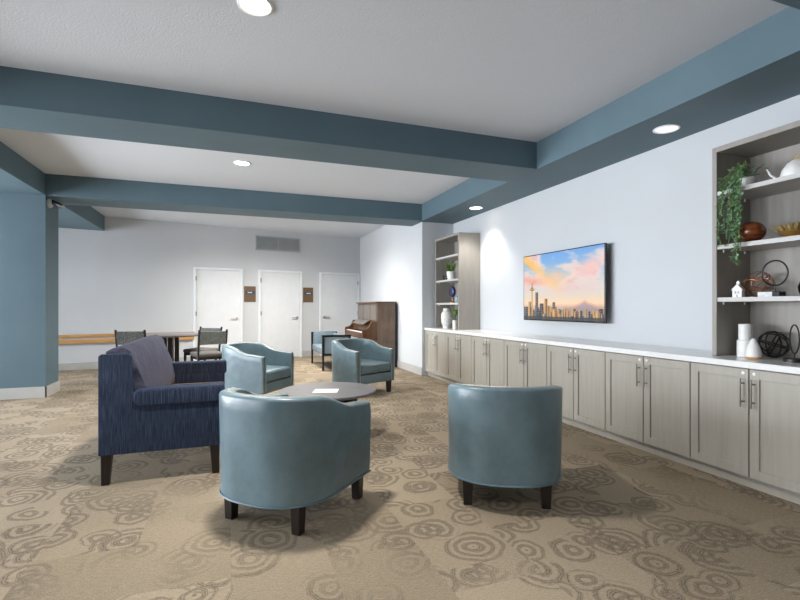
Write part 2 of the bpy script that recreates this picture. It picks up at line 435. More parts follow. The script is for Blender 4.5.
# ------------------------------------------------------------------ base cabinets, worktop, bookcases
XF, CU = 3.33, .87
def make_cabinet():
    o = thing('base_cabinet', 'x', 'cabinet', (0, 0, 0), 0, 'grey base cabinets along the wall')
    # local: x into the wall, y along it, 0..CU
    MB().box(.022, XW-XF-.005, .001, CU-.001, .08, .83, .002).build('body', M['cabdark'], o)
    MB().box(.05, .065, 0, CU, 0, .085).build('toe_kick', M['cab'], o)
    for k in range(2):
        y0 = .004+k*CU/2; y1 = y0+CU/2-.008; z0, z1 = .085, .822; s = .062; mb = MB()
        mb.box(0, .02, y0, y0+s, z0, z1, .0015, 1).box(0, .02, y1-s, y1, z0, z1, .0015, 1)
        mb.box(0, .02, y0+s, y1-s, z0, z0+s, .0015, 1).box(0, .02, y0+s, y1-s, z1-s, z1, .0015, 1)
        mb.box(.012, .02, y0+s-.002, y1-s+.002, z0+s-.002, z1-s+.002)
        d = mb.build('door', M['cab'], o)
        hy = y1-.032 if k == 0 else y0+.032
        h = MB().tube([(-.034, hy, .565), (-.034, hy, .76)], .0065, 10)
        for z in (.60, .725): h.tube([(-.034, hy, z), (.002, hy, z)], .0055, 8)
        h.build('handle', M['steel'], d, True)
        MB().lathe([(0, 0), (.011, 0), (.011, .004), (.004, .006), (0, .006)], n=16, mtx=Matrix.Translation((0, hy, .795)) @ Matrix.Rotation(R(-90), 4, 'Y')).build('catch_button', M['white'], d, True)
    return o
cab_labels = ['grey two-door base cabinet under the ribbed white vase and black wire orb',
              'grey base cabinet between the near bookcase edge and the right end of the television',
              'grey base cabinet directly below the right end of the television',
              'grey base cabinet directly below the middle of the television',
              'grey base cabinet directly below the left end of the television',
              'grey base cabinet just before the far bookcase, left of the television',
              'grey base cabinet under the far bookcase, against the white wall corner']
c0 = make_cabinet()
for k, lab in enumerate(cab_labels):
    loc = (XF, 1.756+k*CU, 0)
    if k == 0: c0.location = loc; c0['label'] = lab
    else: dup(c0, loc, 0, lab)
tag(MB().box(XF-.022, XW-.002, 1.74, YA-.005, .832, .875, .004).build('countertop', M['quartz']), 'long white quartz worktop running over the grey base cabinets', 'countertop')
XS = 3.5; ST = .035
SH = (2.10, 1.69, 1.29)
def bookcase(y0, y1, label):
    o = thing('bookcase', label, 'bookcase', (XS, y0, .875), 0, 'tall grey open bookcases on the worktop')
    D = XW-XS-.004; H = 2.475-.875; W = y1-y0
    MB().box(0, D, 0, ST, .001, H, .002).build('side_panel', M['shelf'], o)
    MB().box(0, D, W-ST, W, .001, H, .002).build('side_panel', M['shelf'], o)
    MB().box(0, D, ST, W-ST, H-.04, H, .002).build('top_panel', M['shelf'], o)
    MB().box(D-.02, D, ST, W-ST, .001, H-.04).build('back_panel', M['shelf'], o)
    for z in SH:
        s = MB().box(.006, D-.021, ST+.001, W-ST-.001, z-.875, z-.875+.033, .002).build('shelf', M['shelflit'], o)
        for yy in (ST+.012, W-ST-.012):
            for xx in (.06, D-.1): MB().tube([(xx, yy, z-.875-.022), (xx, yy, z-.875-.001)], .006, 8).build('shelf_pin', M['white'], s)
    return o
bookcase(1.79, 2.575, 'tall grey open bookcase holding a trailing vine, wooden ball and white ceramics')
bookcase(6.845, YA-.06, 'tall grey open bookcase at the far end of the worktop, with patterned vase')

# ------------------------------------------------------------------ television
TY0, TY1, TZ0, TZ1 = 3.985, 5.484, 1.072, 1.945
o = thing('television', 'wide flat wall-mounted television showing a city skyline at sunset', 'television', (3.80, (TY0+TY1)/2, TZ0))
W = TY1-TY0; H = TZ1-TZ0
mb = MB(); bz = .012
mb.box(0, .022, -W/2, W/2, 0, H, .004)
mb.build('casing', M['tvblack'], o)
NX, NY = 224, 126
rng = np.random.RandomState(5)
def vnoise(gx, gy, sx, sy, seed):
    g = np.random.RandomState(seed).rand(64, 64); X = gx*sx; Y = gy*sy
    i = np.floor(X).astype(int); j = np.floor(Y).astype(int); f = X-i; h = Y-j; f = f*f*(3-2*f); h = h*h*(3-2*h)
    a = g[i % 64, j % 64]; b = g[(i+1) % 64, j % 64]; c = g[i % 64, (j+1) % 64]; d = g[(i+1) % 64, (j+1) % 64]
    return (a*(1-f)+b*f)*(1-h)+(c*(1-f)+d*f)*h
def fbm(gx, gy, sx, sy, seed): return sum(vnoise(gx, gy, sx*2**k, sy*2**k, seed+k)*.5**(k+1) for k in range(5))
def skyline():
    x = (np.arange(NX)+.5)/NX; y = (np.arange(NY)+.5)/NY; gx, gy = np.meshgrid(x, y)   # x: 0 left..1 right, y: 0 bottom..1 top
    def lerp(stops, v):
        return np.stack([np.interp(v, [s[0] for s in stops], [s[1][k] for s in stops]) for k in range(3)], -1)
    img = lerp([(0, (236, 190, 150)), (.25, (244, 212, 178)), (.45, (206, 208, 206)), (.65, (168, 196, 218)), (.85, (128, 176, 226)), (1, (116, 166, 224))], gy)
    def over(m, c):
        nonlocal img; m = np.clip(m, 0, 1)[..., None]; img = img*(1-m)+np.array(c, float)*m
    n = fbm(gx+gy*.3, gy, 3.2, 4.5, 11); band = np.clip((gy-.34)*4, 0, 1)
    over((n-.44)*6*band, (246, 220, 206)); over((n-.55)*7*band, (214, 186, 190))
    m2 = fbm(gx, gy, 6, 9, 31); 
    over(np.exp(-((gy-(.98-1.05*gx))/.085)**2)*np.clip(1.25-gx*2.2, 0, 1)*(.55+m2), (255, 190, 96))
    over(np.exp(-((gx-.42)/.16)**2-((gy-.62)/.13)**2)*(m2*1.6), (248, 196, 150))
    over(np.exp(-((gx-.1)/.14)**2-((gy-.6)/.07)**2)*(m2*1.9), (232, 160, 140))
    over(np.exp(-((gx-.86)/.13)**2-((gy-.72)/.13)**2)*(m2*1.7), (236, 196, 190))
    # snowy mountain
    mt = .2+.09*np.clip(1-abs(gx-.80)/.13, 0, 1)*(0.75+.5*vnoise(gx, gy*0, 40, 1, 3))
    over(((gy < mt) & (gx > .55))*.75, (226, 170, 150)); over(((gy < mt-.03) & (gx > .55))*.6, (150, 150, 178))
    over(np.clip((.24-gy)*9, 0, 1)*.8, (160, 138, 132))
    r = np.random.RandomState(9)
    cols = [(58, 66, 84), (84, 78, 84), (108, 92, 88), (62, 84, 104), (146, 118, 92), (200, 150, 92), (92, 104, 118), (170, 150, 130)]
    b = [(.0, .05, .2), (.065, .11, .28), (.145, .2, .16), (.175, .215, .42), (.235, .29, .25), (.3, .345, .32), (.345, .365, .18), (.37, .42, .2), (.41, .445, .26)]
    for k in range(64):
        x0 = r.rand(); b.append((x0, x0+.018+r.rand()*.035, .06+r.rand()*(.11 if x0 > .45 else .17)))
    for x0, x1, t in b:
        c = np.array(cols[r.randint(len(cols))], float); ins = (gx > x0) & (gx < x1) & (gy < t)
        over(ins*1., c); over((ins & (gx > x0+(x1-x0)*.62))*.6, c*.6)
        if r.rand() < .5: over((ins & (gx < x0+(x1-x0)*.3))*.8, (238, 176, 96))
        w = ins & ((gx*NX//2 % 2) < 1) & ((gy*NY//2 % 2) < 1) & (r.rand(NY, NX) < .5); over(w*.5, (250, 206, 130))
    # observation tower
    over((abs(gx-.125) < .009+.012*np.clip(.16-gy, 0, 1)+.010*np.clip((gy-.40)*6, 0, 1)) & (gy < .46), (206, 156, 92))
    over((abs(gx-.125) < .04-1.1*abs(gy-.47)) & (gy > .45) & (gy < .5), (92, 74, 60))
    over((abs(gx-.125) < .047) & (abs(gy-.475) < .008), (236, 190, 120)); over((abs(gx-.125) < .004) & (gy > .48) & (gy < .56), (90, 76, 66))
    over((gy < .045)*.8, (60, 66, 72))
    return np.clip(img, 0, 255)/255
img = skyline(); L = np.where(img <= .04045, img/12.92, ((img+.055)/1.055)**2.4)
w0, w1, h0, h1 = W/2-bz, -W/2+bz, bz+.004, H-bz
vs = [(-.0015, w0+(w1-w0)*i/NX, h0+(h1-h0)*j/NY) for j in range(NY+1) for i in range(NX+1)]
fs = [(j*(NX+1)+i, (j+1)*(NX+1)+i, (j+1)*(NX+1)+i+1, j*(NX+1)+i+1) for j in range(NY) for i in range(NX)]
me = bpy.data.meshes.new('screen'); me.from_pydata(vs, [], fs)
ca = me.color_attributes.new('picture', 'FLOAT_COLOR', 'CORNER')
buf = np.ones((NY*NX, 4, 4), np.float32); buf[:, :, :3] = L.reshape(-1, 1, 3); ca.data.foreach_set('color', buf.ravel())
t = NT('lit_screen'); at = t.n('ShaderNodeVertexColor', layer_name='picture')
t.b.inputs['Base Color'].default_value = (.01, .01, .01, 1); t.b.inputs['Roughness'].default_value = .25
t.l(at.outputs['Color'], t.b.inputs['Emission Color']); t.b.inputs['Emission Strength'].default_value = .52; SCREEN = t
me.materials.append(t.m); s = bpy.data.objects.new('screen', me); C.objects.link(s); s.parent = o
MB().box(.022, .10, -.25, .25, .25, .62, .005).build('wall_mount', M['black'], o)

# ------------------------------------------------------------------ barrel chairs
HW, YBK, YFR, YC, ZB = .37, -.41, .345, -.03, .17
def plan(off, n=48):
    """U outline from the front of the left arm, round the back, to the right arm"""
    a = HW-off; b = (YC-YBK)-off; pts = []
    for k in range(11): pts.append((-a, YFR+(YC-YFR)*k/11))
    e = 2/2.5
    for k in range(n+1):
        th = math.pi+math.pi*k/n; c, s = math.cos(th), math.sin(th)
        pts.append((a*math.copysign(abs(c)**e, c), YC+b*math.copysign(abs(s)**e, s)))
    for k in range(11): pts.append((a, YC+(YFR-YC)*(k+1)/11))
    return pts
def rimz(y):
    t = min(1, max(0, (y+.20)/.34)); t = t*t*(3-2*t)
    return .755*(1-t)+(.66-.02*max(0, (y-.14)/.2))*t + .008*math.cos(min(1, max(0, (y-YBK)/.3))*math.pi)
def make_barrel():
    o = thing('barrel_chair', 'x', 'armchair', (0, 0, 0), 0, 'teal leather barrel chairs')
    TKN = .085; po = plan(0); pm = plan(TKN/2); pi = plan(TKN); b = bmesh.new(); loops = []
    for i in range(len(po)):
        z = rimz(po[i][1]); lp = []
        O, I, Mx = Vector((*po[i], 0)), Vector((*pi[i], 0)), Vector((*pm[i], 0))
        fl = .010                                                     # slight flare to the top
        for k in range(9):
            f = k/8; zz = ZB+(z-.02-ZB)*f; q = O+(O-Mx).normalized()*(fl*f-.006); q.z = zz; lp.append(q)
        for k in range(1, 8):
            an = math.pi*k/8; q = Mx+(O-Mx).normalized()*math.cos(an)*(TKN/2+.004); q.z = z-.02+.02*math.sin(an)**.6; lp.append(q)
        for k in range(6):
            f = k/5; q = I.copy(); q.z = z-.02+(ZB-(z-.02))*f; lp.append(q)
        loops.append([b.verts.new(v) for v in lp])
    n = len(loops[0])
    for A, B in zip(loops, loops[1:]):
        for k in range(n): b.faces.new((A[k], A[(k+1) % n], B[(k+1) % n], B[k]))
    caps = [b.faces.new(loops[0]), b.faces.new(loops[-1])]
    bmesh.ops.bevel(b, geom=[e for c in caps for e in c.edges], offset=.012, segments=2, affect='EDGES', clamp_overlap=True)
    bmesh.ops.recalc_face_normals(b, faces=b.faces)
    MB().add(b).build('shell', M['leather'], o, True, ang=50)
    # base apron and cushion
    ip = plan(TKN-.004); poly = [p for p in ip]
    MB().prism(poly, ZB, .295, bev=.008).build('seat_base', M['leather'], o, True, ang=50)
    cp = [(x*.985, min(y, YFR+.004)) for x, y in plan(TKN+.008)]
    MB().prism(cp, .30, .445, bev=.035, seg=4).build('seat_cushion', M['leather'], o, True, ang=60)
    # piping along the bottom and round the rim
    p1 = [(x*1.0, y, ZB+.004) for x, y in plan(.002)]
    MB().tube(p1, .006, 6).build('piping', M['piping'], o, True)
    def beads(pts):                                                   # tack line: touching round heads in a chain
        P, r = [], []; L = [0.]
        for q, w in zip(pts, pts[1:]): L.append(L[-1]+(Vector(w)-Vector(q)).length)
        n = int(L[-1]/.016)
        for k in range(n*4+1):
            l = L[-1]*k/(n*4); i = max(j for j in range(len(L)) if L[j] <= l+1e-9); i = min(i, len(L)-2)
            P.append(Vector(pts[i]).lerp(Vector(pts[i+1]), (l-L[i])/(L[i+1]-L[i]))); r.append((.0012, .0042, .005, .0042)[k % 4])
        MB().tube(P, r, 6).build('nailhead_trim', M['nail'], o, True)
    beads([(x, y, rimz(y)+.0005) for x, y in plan(TKN*.5)])
    for sx in (-1, 1):
        for dx in (HW-.012, HW-TKN+.012): beads([(sx*dx, YFR+.0005, ZB+.02), (sx*dx, YFR+.0005, rimz(YFR)-.02)])
    for sx in (-1, 1):
        MB().taper(sx*.24, -.265, 0, ZB+.01, .054, .066).build('leg', M['darkwood'], o)
        MB().taper(sx*.30, .29, 0, ZB+.01, .054, .066).build('leg', M['darkwood'], o)
    return o
def az(d): return -R(d)
ch = make_barrel()
ch.location = (.36, 2.97, 0); ch.rotation_euler = (0, 0, az(44)); ch['label'] = 'teal leather barrel chair seen from behind, beside the navy sofa and before the coffee table'
dup(ch, (1.75, 2.77, 0), az(27.2), 'teal leather barrel chair seen from behind, standing alone in front of the grey cabinets')
dup(ch, (.317, 6.47, 0), az(127.7), 'teal leather barrel chair beyond the coffee table, at the far end of the navy sofa')
dup(ch, (1.796, 6.68, 0), az(154.6), 'teal leather barrel chair showing its seat, in front of the piano and light blue settee')

# ------------------------------------------------------------------ coffee table and paper
o = thing('coffee_table', 'round dark grey coffee table between the sofa and barrel chairs', 'table', (.89, 4.50, 0))
MB().lathe([(0, .42), (.44, .42), (.462, .432), (.462, .445), (.455, .45), (0, .45)], n=64).build('tabletop', M['tabletop'], o, True)
for k in range(4):
    a = R(45+90*k-20); x, y = .33*math.cos(a), .33*math.sin(a)
    MB().taper(x, y, 0, .42, .035, .05).build('leg', M['darkwood'], o)
mb = MB()
for k in range(4):
    a = R(45+90*k-20); b_ = R(135+90*k-20)
    mb.tube([(.33*math.cos(a), .33*math.sin(a), .38), (.33*math.cos(b_), .33*math.sin(b_), .38)], .018, 6)
mb.build('apron', M['darkwood'], o)
p = MB().box(-.115, .115, -.10, .10, .4508, .4535).build('magazine', M['paper']); p.location = (.85, 4.42, 0); p.rotation_euler = (0, 0, R(-18))
tag(p, 'white printed sheet lying on the round dark coffee table', 'paper')

# ------------------------------------------------------------------ sofa (local: x front, y along)
o = thing('sofa', 'navy streaked fabric sofa with plum back cushion on tapered dark legs', 'sofa', (-.865, 3.745, 0))
LS = 1.74; DS = .80
MB().box(.02, DS-.03, .1, LS-.1, .215, .38, .012).build('seat_base', M['navy'], o, True)
MB().box(.2, DS+.0, .135, LS-.135, .38, .458, .03, 4).build('seat_cushion', M['tan'], o, True)
for near in (True, False):
    y0, y1 = (0, .135) if near else (LS-.135, LS); f0, f1 = (0, .04) if near else (LS-.04, LS)
    prof = [(0, .215), (DS, .215), (DS, .56), (.27, .56), (.21, .62), (.205, .905), (.19, .92), (.015, .92), (0, .905)]
    a = MB().prism(prof, f0, f1, 'y', .008, 2).build('side_panel', M['navy'], o, True, ang=25)
    i0, i1 = (.041, .135) if near else (LS-.135, LS-.041)
    MB().box(.2, DS-.001, i0, i1, .217, .60, .004).build('arm_body', M['navy'], o, True)
    p0, p1 = (-.016, .137) if near else (LS-.137, LS+.016)
    MB().prism([(.212, .585), (.217, .645), (.245, .668), (DS+.005, .672), (DS+.02, .655), (DS+.02, .555), (DS+.005, .54), (.28, .54), (.24, .553)], p0, p1, 'y', .02, 4).build('arm_pad', M['navy'], a, True, ang=40)
MB().box(0, .16, .13, LS-.13, .215, .9, .012).build('back_frame', M['navy'], o, True)
prof = [(.03, .90), (.035, .935), (.07, .955), (.14, .965), (.19, .935), (.24, .80), (.295, .66), (.325, .55), (.32, .48), (.29, .45), (.15, .45), (.1, .7)]
MB().prism(prof, .045, LS-.045, 'y', .02, 3).build('back_cushion', M['plum'], o, True, ang=50)
for x, y, lx in ((.045, .05, -.008), (DS-.05, .05, .008), (.045, LS-.05, -.008), (DS-.05, LS-.05, .008)):
    MB().taper(x, y, 0, .22, .05, .068, lean=(lx, 0)).build('leg', M['darkwood'], o)

# ------------------------------------------------------------------ settee by the piano (faces -x)
o = thing('settee', 'light blue upholstered settee with dark wood open frame beside the piano', 'settee', (1.67, 9.08, 0))
WS, DE = 1.34, .58
MB().box(.02, DE-.02, .05, WS-.05, .30, .44, .025, 3).build('seat', M['bluefab'], o, True)
MB().box(DE-.1, DE-.02, .06, WS-.06, .40, .67, .02, 3).build('backrest', M['bluefab'], o, True)
for y0, y1, fy in ((.045, .10, 0.), (WS-.10, WS-.045, WS-.045)):
    f = MB().box(0, DE, fy, fy+.045, .655, .70, .004).box(.045, DE-.045, fy+.004, fy+.041, .29, .335, .003).build('arm_frame', M['darkwood'], o)
    MB().box(.047, DE-.047, y0-.03 if fy == 0 else y0-.01, y1+.0 if fy == 0 else y1+.03, .30, .715 if fy else .65, .012, 2).build('arm_panel', M['bluefab'], o, True)
    for x in (.0225, DE-.0225): MB().taper(x, fy+.0225, 0, .66, .036, .045).build('leg', M['darkwood'], o)

# ------------------------------------------------------------------ upright piano (local x=0 at front of case, wall at +)
XC = 2.815
o = thing('upright_piano', 'old walnut upright piano standing against the white side wall', 'piano', (XC, 9.14, 0))
LP, DP, HP = 1.56, XP-XC-.03, 1.36
for y0, y1 in ((0, .035), (LP-.035, LP)): MB().box(0, DP-.04, y0, y1, 0, HP-.025, .004).build('end_panel', M['walnut_end'], o)
MB().box(-.045, DP-.02, -.03, LP+.03, HP-.025, HP, .006).build('lid', M['walnut'], o)
f = MB().box(.0, .03, .035, LP-.035, .93, HP-.025, .002).build('upper_panel', M['walnut'], o)
mb = MB()
for a, b in ((.07, .48), (.52, 1.04), (1.08, 1.49)): mb.box(-.006, .002, a, b, .97, HP-.06, .003)
mb.build('panel_inset', M['silk'], f)
MB().box(.02, .05, .035, LP-.035, .06, .62, .003).build('lower_panel', M['walnut'], o)
MB().box(DP-.04, DP, .01, LP-.01, .02, HP-.03).build('back_frame', M['black'], o)
MB().box(-.30, .03, .035, LP-.035, .60, .675, .006).build('key_bed', M['walnut'], o)
for y0, y1 in ((0., .05), (LP-.05, LP)):
    MB().prism([(-.31, .59), (.0, .56), (.0, .95), (-.12, .95), (-.16, .86), (-.20, .80), (-.30, .79), (-.315, .76)], y0, y1, 'y', .006, 2).build('cheek', M['walnut'], o, True, ang=30)
    MB().taper(-.26, (y0+y1)/2, 0, .6, .05, .075).build('leg', M['walnut'], o)
nk = 50; kw = (LP-.14)/nk
k_ = MB()
for k in range(nk): k_.box(-.285, -.13, .07+k*kw+.0006, .07+(k+1)*kw-.0006, .70, .735)
kb = k_.build('white_keys', M['ivory'], o)
k_ = MB()
for k in range(nk-1):
    if k % 7 in (0, 1, 3, 4, 5): k_.box(-.225, -.13, .07+(k+1)*kw-.006, .07+(k+1)*kw+.006, .733, .748)
k_.build('black_keys', M['black'], o)
MB().box(-.30, -.285, .05, LP-.05, .665, .72, .002).build('key_slip', M['walnut'], o)
MB().prism([(-.13, .735), (-.115, .735), (-.02, .90), (.0, .95), (-.045, .95), (-.09, .88)], .05, LP-.05, 'y', .004, 2).build('fallboard', M['walnut'], o, True, ang=30)
MB().prism([(-.20, .875), (-.10, .95), (-.02, .955), (-.015, .97), (-.105, .968), (-.215, .89)], .30, LP-.28, 'y', .006, 2).build('music_desk', M['silk'], o, True, ang=30)
mb = MB()
for y in (LP/2-.1, LP/2+.1): mb.box(-.1, .03, y-.015, y+.015, .06, .075, .004)
mb.build('pedal', M['gold'], o)

# ------------------------------------------------------------------ card table and chairs at the back wall
o = thing('card_table', 'round dark dining table by the back wall handrail, behind the sofa', 'table', (-1.03, 9.42, 0))
MB().lathe([(0, .725), (.55, .725), (.56, .735), (.56, .752), (.55, .758), (0, .758)], n=56).build('tabletop', M['tabletop'], o, True)
for a in (0, 90, 180, 270):
    MB().taper(.1*math.cos(R(a)), .1*math.sin(R(a)), .03, .725, .075, .075).build('post', M['darkwood'], o)
mb = MB(); mb.box(-.36, .36, -.04, .04, 0, .045, .01).box(-.04, .04, -.36, .36, 0, .045, .01)
mb.build('foot', M['darkwood'], o)
def make_chair():
    o = thing('dining_chair', 'x', 'chair', (0, 0, 0), 0, 'woven-back dining chairs at the card table')
    MB().box(-.235, .235, -.21, .24, .40, .47, .03, 3).build('seat', M['seatgrey'], o, True)
    MB().box(-.21, .21, -.19, .215, .355, .402).build('seat_frame', M['darkwood'], o)
    m = Matrix.Translation((0, -.225, .46)) @ Matrix.Rotation(R(10), 4, 'X') @ Matrix.Translation((0, .225, -.46))
    MB().box(-.215, .215, -.245, -.215, .62, .845, .006, mtx=m).build('backrest', M['weave'], o)
    for sx in (-1, 1):
        MB().tube([(sx*.225, -.25, 0), (sx*.225, -.225, .45), (sx*.228, -.297, .865)], .019, 8).build('back_post', M['darkwood'], o)
        MB().taper(sx*.205, .20, 0, .40, .028, .04).build('leg', M['darkwood'], o)
    mb = MB()
    for sx in (-1, 1): mb.box(sx*.215-.01, sx*.215+.01, -.22, .2, .17, .195)
    mb.build('stretcher', M['darkwood'], o); return o
dc = make_chair(); dc.location = (-1.53, 9.2, 0); dc.rotation_euler = (0, 0, az(12)); dc['label'] = 'woven-back dining chair at the left of the card table, mostly behind the sofa'
dup(dc, (-.38, 8.76, 0), az(-20), 'dark-framed woven-back dining chair in front of the card table, above the sofa arm')
dup(dc, (-.52, 9.58, 0), az(212), 'woven-back dining chair on the far side of the card table, against the left door')

# ------------------------------------------------------------------ things on the near bookcase
def spot(u, X): return plane_y(u, X)
T1, T2, T3 = (z+.0335 for z in SH)
XI = 3.66
# trailing vine
y0 = spot(748, 3.62)-.0
o = thing('trailing_vine', 'green trailing vine in a white pot spilling off the top shelf', 'plant', (3.62, y0, T1))
MB().lathe([(0, 0), (.036, 0), (.048, .06), (.05, .075), (.042, .075), (.04, .06), (0, .06)]).build('pot', M['ceramic'], o, True)
fo = MB(); stm = MB(); rnd = random.Random(3)
for k in range(15):
    a = rnd.uniform(-.6, .6); ln = rnd.uniform(.1, .62)
    dy = rnd.uniform(-.07, .08); ex = rnd.uniform(-.17, -.145)
    pts = [(0, 0, .08), (-.06, dy*.5, .15+rnd.uniform(-.03, .05)), (ex, dy, .07)]
    z = .07
    while z > .07-ln:
        z -= .05; pts.append((ex+rnd.uniform(-.012, .006), pts[-1][1]+rnd.uniform(-.014, .018), z))
    stm.tube(pts, .0022, 5)
    for i in range(1, len(pts)):
        for q in range(3):
            f = rnd.random(); p = Vector(pts[i-1]).lerp(Vector(pts[i]), f)
            d = Vector((rnd.uniform(-1, .2), rnd.uniform(-1, 1), rnd.uniform(-.9, .3))); fo.leaf(p, d, (rnd.uniform(-.6, -.1), rnd.uniform(-.3, .3), 1), rnd.uniform(.026, .04), rnd.uniform(.018, .027))
for k in range(46):
    a = rnd.uniform(0, 6.28); r = rnd.uniform(.02, .10)
    fo.leaf((r*math.cos(a)*.8, r*math.sin(a), .08+rnd.uniform(0, .09)), (math.cos(a), math.sin(a), rnd.uniform(-.3, .6)), (0, 0, 1), rnd.uniform(.03, .048), .026)
stm.build('stem', M['leaf2'], o, True); fo.build('foliage', M['leaf'], o)
# watering can
XI = 3.62; y0 = spot(797, XI)
o = thing('watering_can', 'white watering can with brass handle and slim spout on the top shelf', 'watering can', (XI, y0, T1))
MB().lathe([(0, 0), (.088, 0), (.092, .01), (.083, .055), (.055, .098), (.036, .108), (.034, .112), (0, .112)], n=32).build('body', M['ceramic'], o, True)
MB().tube([(-.0, .07, .02), (-.0, .12, .012), (0, .165, .055), (0, .19, .105)], [.012, .010, .007, .005], 10).build('spout', M['ceramic'], o, True)
MB().tube([(0, .02, .108), (0, .015, .13), (0, -.02, .155), (0, -.09, .165), (0, -.13, .13), (0, -.12, .07), (0, -.085, .03)], .005, 8).build('handle', M['gold'], o, True)
# wooden ball
y0 = spot(751.5, XI)
tag(MB().sphere((0, 0,  .076), .088, (1, 1, .86), 32, 20).build('wooden_ball', M['ballwood'], None, True, (3.59, spot(751.5, 3.59), T2)), 'polished striped rosewood ball on the second shelf beside the vine', 'ornament')
# succulent
XI = 3.6; y0 = spot(796, XI)
o = thing('succulent', 'olive and gold succulent in a low dish on the second shelf', 'plant', (XI, y0, T2))
MB().lathe([(0, 0), (.05, 0), (.09, .03), (.094, .04), (.085, .036), (0, .03)]).build('dish', M['gold'], o, True)
fo = MB()
for k in range(70):
    a = k*2.4; r = .012+.075*(k/70)**.7
    fo.leaf((r*math.cos(a), r*math.sin(a), .03), (math.cos(a)*.9, math.sin(a)*.9, 1.5-.6*k/70), (0, 0, 1), .075, .04)
fo.build('leaves', M['succ'], o)
# little house lantern
y0 = spot(738.5, 3.58)
o = thing('house_lantern', 'tiny white ceramic house lantern at the left end of the third shelf', 'ornament', (3.58, y0, T3), R(14))
o.scale = (.78, .78, .78)
b = MB().prism([(-.04, 0), (.04, 0), (.04, .07), (0, .115), (-.04, .07)], -.035, .035, 'x', .003, 1).build('walls', M['ceramic'], o)
MB().prism([(-.046, .064), (0, .114), (.046, .064), (.046, .073), (0, .124), (-.046, .073)], -.04, .04, 'x').build('roof', M['ceramic'], o)
MB().box(-.012, .012, -.012, .012, .10, .142, .002).prism([(-.016, .14), (.016, .14), (0, .16)], -.014, .014, 'x').build('steeple', M['ceramic'], o)
mb = MB()
for yy in (-.02, .004): mb.box(-.0365, -.034, yy, yy+.016, .03, .06)
mb.box(-.0365, -.034, -.008, .008, 0.001, .024); mb.build('window_opening', M['base'], o)
def orb(name, label, loc, r, mat, tr, seed, n):
    o = MB(); rr = random.Random(seed)
    for k in range(n):
        o.ring((0, 0, r), r-tr, tr, rr.uniform(.3, 2.8), k*math.pi/n*1.0+rr.uniform(-.2, .2), 44, 7)
    return tag(o.build(name, mat, None, True, loc), label, 'ornament')
y0 = spot(759, 3.72)
orb('wire_orb', 'copper wire orb on the third shelf behind the black ring ornament', (3.72, y0, T3), .097, M['copper'], .0034, 5, 7)
# ring sculpture on marble block
y0 = spot(772.5, 3.6)
o = thing('ring_sculpture', 'black metal ring on a marble and black block on the third shelf', 'sculpture', (3.6, y0, T3), R(-8))
MB().box(-.03, .03, -.02, .085, 0, .034, .002).build('marble_block', M['marble'], o)
MB().box(-.03, .03, -.07, -.02, 0, .034, .002).build('black_block', M['black'], o)
MB().ring((0, -.005, .17), .09, .0055, 0, 0).build('unused', M['black'], o) if False else None
MB().tube([(0, -.015+.092*math.sin(2*math.pi*k/44), .165+.088*math.cos(2*math.pi*k/44)) for k in range(44)], .0055, 8, True).tube([(0, -.015, .034), (0, -.015, .08)], .005).build('ring', M['black'], o, True)
# glass vase at the edge of the frame
y0 = spot(807, 3.74)
tag(MB().lathe([(0, 0), (.03, 0), (.045, .03), (.05, .07), (.035, .11), (.016, .14), (.02, .165), (.017, .165), (.013, .14), (.031, .11), (.046, .07), (.041, .03), (.028, .004), (0, .004)], n=24).build('glass_vase', M['glass'], None, True, (3.74, y0, T3)), 'clear glass bottle vase at the right edge of the third shelf', 'vase')
# worktop ceramics
ZT = .8755
y0 = spot(745.5, 3.65)
pr = [(0, 0)]
for k in range(8): z = k*.0155; pr += [(.053, z+.001), (.056, z+.008), (.053, z+.0145)]
pr += [(.044, .128), (.044, .134)]
for k in range(7): z = .136+k*.0155; pr += [(.043, z+.001), (.046, z+.008), (.043, z+.0145)]
pr += [(.04, .247), (.034, .247), (.032, .12), (0, .1)]
tag(MB().lathe(pr, n=36).build('tiered_vase', M['ceramic'], None, True, (3.65, y0, ZT), ang=60), 'tall ribbed white stepped vase on the worktop in the near bookcase', 'vase')
y0 = spot(753.5, 3.56)
o = thing('teardrop_vase', 'white teardrop vase with a tan base in front of the stepped vase', 'vase', (3.56, y0, ZT))
MB().lathe([(0, 0), (.044, 0), (.047, .006), (.048, .015), (0, .015)]).build('base_band', M['tan'], o, True)
MB().lathe([(.0, .015), (.048, .015), (.05, .035), (.046, .06), (.035, .095), (.022, .125), (.013, .142), (.01, .145), (0, .142)]).build('body', M['ceramic'], o, True)
y0 = spot(773.5, 3.76)
orb('wire_orb', 'black wire orb on the worktop beside the white teardrop vase', (3.76, y0, ZT), .1, M['black'], .0055, 12, 6)
y0 = spot(794.5, 3.62)
o = thing('ring_stand', 'narrow black oval ring on a dark round base at the worktop edge', 'sculpture', (3.62, y0, ZT))
MB().lathe([(0, 0), (.062, 0), (.062, .02), (.056, .024), (0, .024)]).build('base', M['black'], o, True)
MB().tube([(.0+.05*math.sin(2*math.pi*k/44)*.5, .048*math.sin(2*math.pi*k/44)*.9, .155+.098*math.cos(2*math.pi*k/44)) for k in range(44)], .0045, 8, True).tube([(0, 0, .024), (0, 0, .058)], .0045).build('ring', M['black'], o, True)

